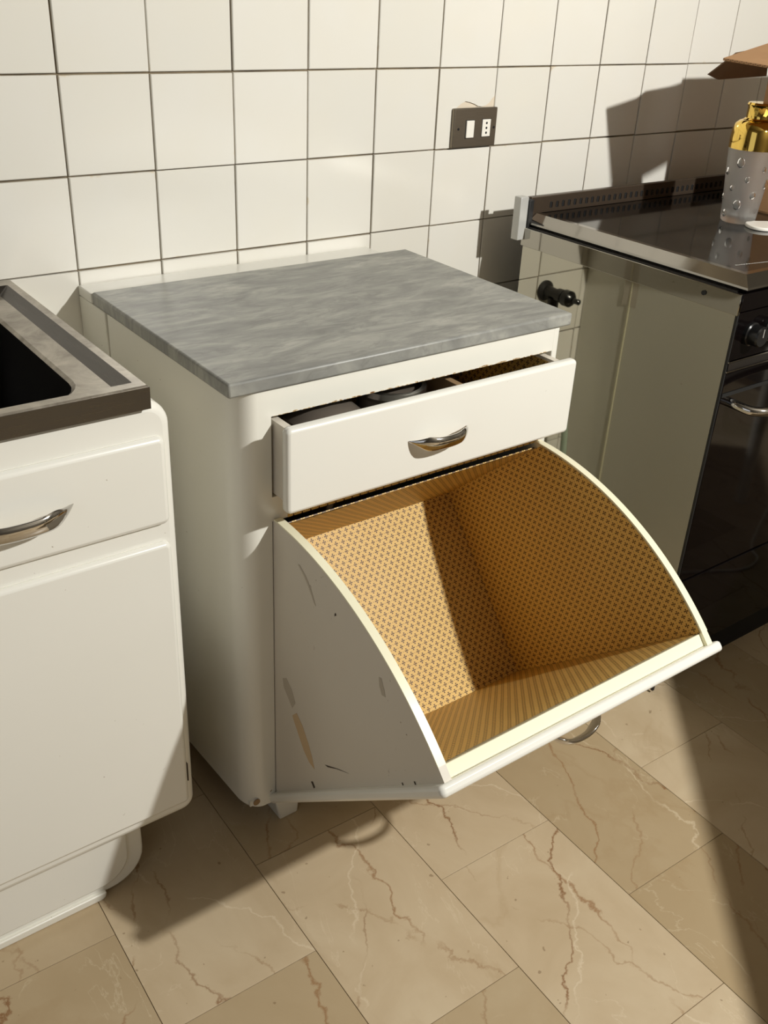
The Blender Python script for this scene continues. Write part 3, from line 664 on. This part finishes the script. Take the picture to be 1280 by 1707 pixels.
# cocktail shaker on the hob
HZ = 0.0294
sh_ = thing('cocktail_shaker', 'frosted glass cocktail shaker with gold top standing on the black hob', 'shaker', (1.305, -0.348, HZ))
cx, cy = 1.305, -0.348
prof = [(0.0325, HZ), (0.0352, HZ + 0.003), (0.0362, HZ + 0.012), (0.0480, HZ + 0.148)]
bm = bmesh.new(); lathe(bm, prof + [(0.0462, HZ + 0.148), (0.0345, HZ + 0.016), (0.028, HZ + 0.012)], cx, cy, 48, True, True)
gb = finish('glass_body', bm, 'frosted', sh_, ang=40)
for k in range(12):
    zz = HZ + 0.018 + 0.0104 * k; an = math.radians(128 + 170 * ((k * 0.618 + 0.2) % 1)); r = 0.0366 + (0.0480 - 0.0362) * (zz - HZ - 0.012) / 0.136
    bm = bmesh.new(); bmesh.ops.create_icosphere(bm, subdivisions=2, radius=(0.0078, 0.0058, 0.0105, 0.0066)[k % 4])
    for vtx in bm.verts:
        p = vtx.co.copy(); e = Vector((math.cos(an), math.sin(an), 0)); s = Vector((-math.sin(an), math.cos(an), 0))
        vtx.co = Vector((cx, cy, zz)) + e * (r - 0.0002 + p.x * 0.35) + s * p.y * 0.8 + Vector((0, 0, p.z))
    finish('glass_drop', bm, 'clear', gb, ang=80)
bm = bmesh.new(); lathe(bm, [(0.0486, HZ + 0.146), (0.0488, HZ + 0.168), (0.0478, HZ + 0.182), (0.044, HZ + 0.193), (0.036, HZ + 0.199), (0.029, HZ + 0.201)], cx, cy, 48, True, True); sg = finish('gold_shoulder', bm, 'gold', sh_, ang=60)
bm = bmesh.new(); lathe(bm, [(0.0305, HZ + 0.2012), (0.0265, HZ + 0.204), (0.0262, HZ + 0.224), (0.0285, HZ + 0.229), (0.0262, HZ + 0.233), (0.012, HZ + 0.2335)], cx, cy, 40, True, True); finish('gold_cap', bm, 'gold', sh_, ang=50)

# white dish beside the shaker
bm = bmesh.new(); pts = rrect(-0.075, 0.075, -0.035, 0.035, 0.03, 6); q = math.radians(-30)
prism(bm, [(1.335 + x * math.cos(q) - y * math.sin(q), -0.435 + x * math.sin(q) + y * math.cos(q), HZ) for x, y in pts], (0, 0, 0.007))
o = finish('plastic_dish', bm, 'white_plastic', bevel=0.002, seg=3); tag(o, 'flat white plastic dish on the hob in front of the cardboard box', 'dish')

# cardboard box with folded-out flaps
bx = thing('cardboard_box', 'open brown cardboard box with folded-out flaps behind the gold-topped shaker', 'box', (1.58, -0.44, HZ))
q1, q2 = Vector((1.436, -0.262, 0)), Vector((1.409, -0.60, 0)); e = Vector((0.3, 0.0, 0))
def wallp(name, a_, b_, z0_, z1_, nrm):
    bm = bmesh.new(); prism(bm, [(a_.x, a_.y, z0_), (b_.x, b_.y, z0_), (b_.x, b_.y, z1_), (a_.x, a_.y, z1_)], nrm); return finish(name, bm, 'cardboard', bx, smooth=False)
ZT = 0.374
wallp('box_wall', q1, q2, HZ, ZT, (0.004, 0, 0)); wallp('box_wall', q2, q2 + e, HZ, ZT, (0, 0.004, 0)); wallp('box_wall', q2 + e, q1 + e, HZ, ZT, (-0.004, 0, 0)); wallp('box_wall', q1 + e, q1, HZ, ZT, (0, -0.004, 0))
bm = bmesh.new(); prism(bm, [(*q1.xy, HZ), (*q2.xy, HZ), (*(q2 + e).xy, HZ), (*(q1 + e).xy, HZ)], (0, 0, 0.004)); finish('box_base', bm, 'cardboard', bx, smooth=False)
bm = bmesh.new(); prism(bm, [(1.215, -0.300, 0.336), (1.236, -0.590, 0.322), (1.405, -0.59, 0.376), (1.432, -0.296, 0.376)], (0, 0, 0.0045))
fl = finish('box_flap', bm, 'cardboard', bx, smooth=False)
bm = bmesh.new(); n_ = 58
for k in range(n_):
    t = k / n_; p = Vector((1.215, -0.300, 0.336)).lerp(Vector((1.236, -0.590, 0.322)), t)
    box(bm, p.x - 0.0006, p.x + 0.002, p.y - 0.0028, p.y - 0.0003, p.z + (0.0008 if k % 2 else 0.0022), p.z + (0.0024 if k % 2 else 0.0038))
finish('corrugation', bm, 'cardboard_edge_shade', fl, smooth=False, kind='stuff', label='dark corrugated edge')
bm = bmesh.new(); prism(bm, [(1.250, -0.248, 0.305), (1.274, -0.256, 0.296), (1.436, -0.256, 0.300), (1.436, -0.250, 0.356), (1.330, -0.248, 0.345)], (0, 0.0045, 0))
finish('box_flap', bm, 'cardboard_edge_shade', bx, smooth=False, label='flap hanging behind, shade in its colour')

# ------------------------------------------------------------------ wall outlet
ou = thing('wall_outlet', 'bronze wall plate with white switch and three-pin socket on the tiled wall', 'outlet', (0.8445, 0, 0.15))
bm = bmesh.new(); prism(bm, [(x, -0.0095, z) for x, z in rrect(0.7875, 0.902, 0.152, 0.2265, 0.002, 3)], (0, 0.009, 0)); pl = finish('cover_plate', bm, 'bronze_plate', ou, bevel=0.0028, seg=2)
finish('switch_recess', B(0.8183, 0.8402, -0.0099, -0.008, 0.1695, 0.2045), 'hole_black', pl)
finish('rocker_switch', B(0.8195, 0.8395, -0.0128, -0.008, 0.1707, 0.2035), 'white_plastic', ou, bevel=0.001)
finish('socket_recess', B(0.8617, 0.8856, -0.0099, -0.008, 0.1702, 0.2053), 'hole_black', pl)
so = finish('socket', B(0.8627, 0.8848, -0.0110, -0.008, 0.1712, 0.2043), 'white_plastic', ou, bevel=0.0008)
for zz in (0.1785, 0.1878, 0.1971):
    bm = bmesh.new(); lathe(bm, [(0.0024, -0.01125), (0.0024, -0.010)], (0.8738, zz), 0, 12, axis='y'); finish('pin_hole', bm, 'hole_black', so, smooth=False)
for xx in (0.8, 0.895):
    bm = bmesh.new(); lathe(bm, [(0.0024, -0.0103), (0.0026, -0.009)], (xx, 0.188), 0, 12, axis='y'); finish('screw', bm, 'hole_black', pl, smooth=False)

# gas valve between cabinet and stove (seen in the steel panel)
gv = thing('gas_valve', 'black gas valve on the tiles, seen mirrored in the steel side of the stove', 'valve', (0.725, -0.03, -0.19))
bm = bmesh.new(); lathe(bm, [(0.024, -0.0008), (0.024, -0.006), (0.014, -0.010), (0.012, -0.045), (0.016, -0.046), (0.016, -0.062), (0.013, -0.064)], (0.725, -0.185), 0, 20, axis='y'); finish('valve_body', bm, 'valve_black', gv, ang=30)
bm = bmesh.new(); lathe(bm, [(0.015, -0.064), (0.019, -0.068), (0.019, -0.084), (0.012, -0.092), (0.0065, -0.094), (0.0065, -0.112), (0.004, -0.114)], (0.725, -0.185), 0, 18, axis='y'); finish('valve_knob', bm, 'black_plastic', gv, ang=30)
bm = bmesh.new(); tube(bm, [(0.725, -0.032, -0.195), (0.725, -0.032, -0.265)], 0.0135, 14); finish('valve_outlet', bm, 'valve_black', gv, ang=40)
bm = bmesh.new(); tube(bm, smoothpath([(0.725, -0.032, -0.262), (0.722, -0.034, -0.32), (0.70, -0.05, -0.40), (0.67, -0.07, -0.50), (0.66, -0.075, -0.62), (0.665, -0.075, -0.76), (0.70, -0.08, -0.84), (0.80, -0.09, -0.86), (0.93, -0.085, -0.80)], 8), 0.0085, 12)
o = finish('gas_hose', bm, 'hose_green', ang=60); tag(o, 'pale green gas hose hanging between the white cabinet and the stove', 'hose')

# cable and furniture just right of the view: seen mirrored in the oven glass and by the shade they cast
bm = bmesh.new(); tube(bm, smoothpath([(1.15, -1.02, -K + 0.004), (1.30, -0.955, -K + 0.004), (1.42, -0.90, -K + 0.004), (1.52, -0.85, -K + 0.004), (1.60, -0.86, -K + 0.004), (1.66, -0.92, -K + 0.004), (1.95, -1.05, -K + 0.004)], 6), 0.0038, 8)
o = finish('power_cable', bm, 'white_plastic', ang=60); tag(o, 'thin white cable on the floor mirrored in the black oven door', 'cable')
tb = thing('kitchen_table', 'white table at right out of frame whose shade lies over the floor', 'table', (1.35, -1.75, -K))
A_ = Vector((0.50, -1.778, 0)); dq = Vector((0.668, 0.744, 0)); nq = Vector((0.744, -0.668, 0))
def tq(u, v_): return A_ + dq * u + nq * v_
TLN, TWD = 0.98, 0.85
bm = bmesh.new(); prism(bm, [(*tq(0, 0).xy, -0.145), (*tq(TLN, 0).xy, -0.145), (*tq(TLN, TWD).xy, -0.145), (*tq(0, TWD).xy, -0.145)], (0, 0, 0.025)); finish('tabletop', bm, 'table_white', tb, bevel=0.004)
for u, v_ in ((0.06, 0.06), (TLN - .06, 0.06), (TLN - .06, TWD - .06), (0.06, TWD - .06)):
    p = tq(u, v_); bm = bmesh.new(); tube(bm, [(p.x, p.y, -K), (p.x, p.y, -0.145)], [0.02, 0.026], 14); finish('leg', bm, 'table_white', tb, ang=40)
sl = thing('kitchen_stool', 'white stool at right out of frame, one leg mirrored in the oven door', 'stool', (2.02, -1.0, -K))
bm = bmesh.new(); prism(bm, [(x, y, -0.43) for x, y in rrect(1.82, 2.20, -1.13, -0.78, 0.04)], (0, 0, 0.03)); finish('seat', bm, 'table_white', sl, bevel=0.006)
for x, y in ((1.85, -1.095), (2.16, -1.095), (1.85, -0.81), (2.16, -0.81)):
    bm = bmesh.new(); tube(bm, [(x, y, -K), (x, y, -0.43)], [0.016, 0.02], 14); finish('leg', bm, 'table_white', sl, ang=40)
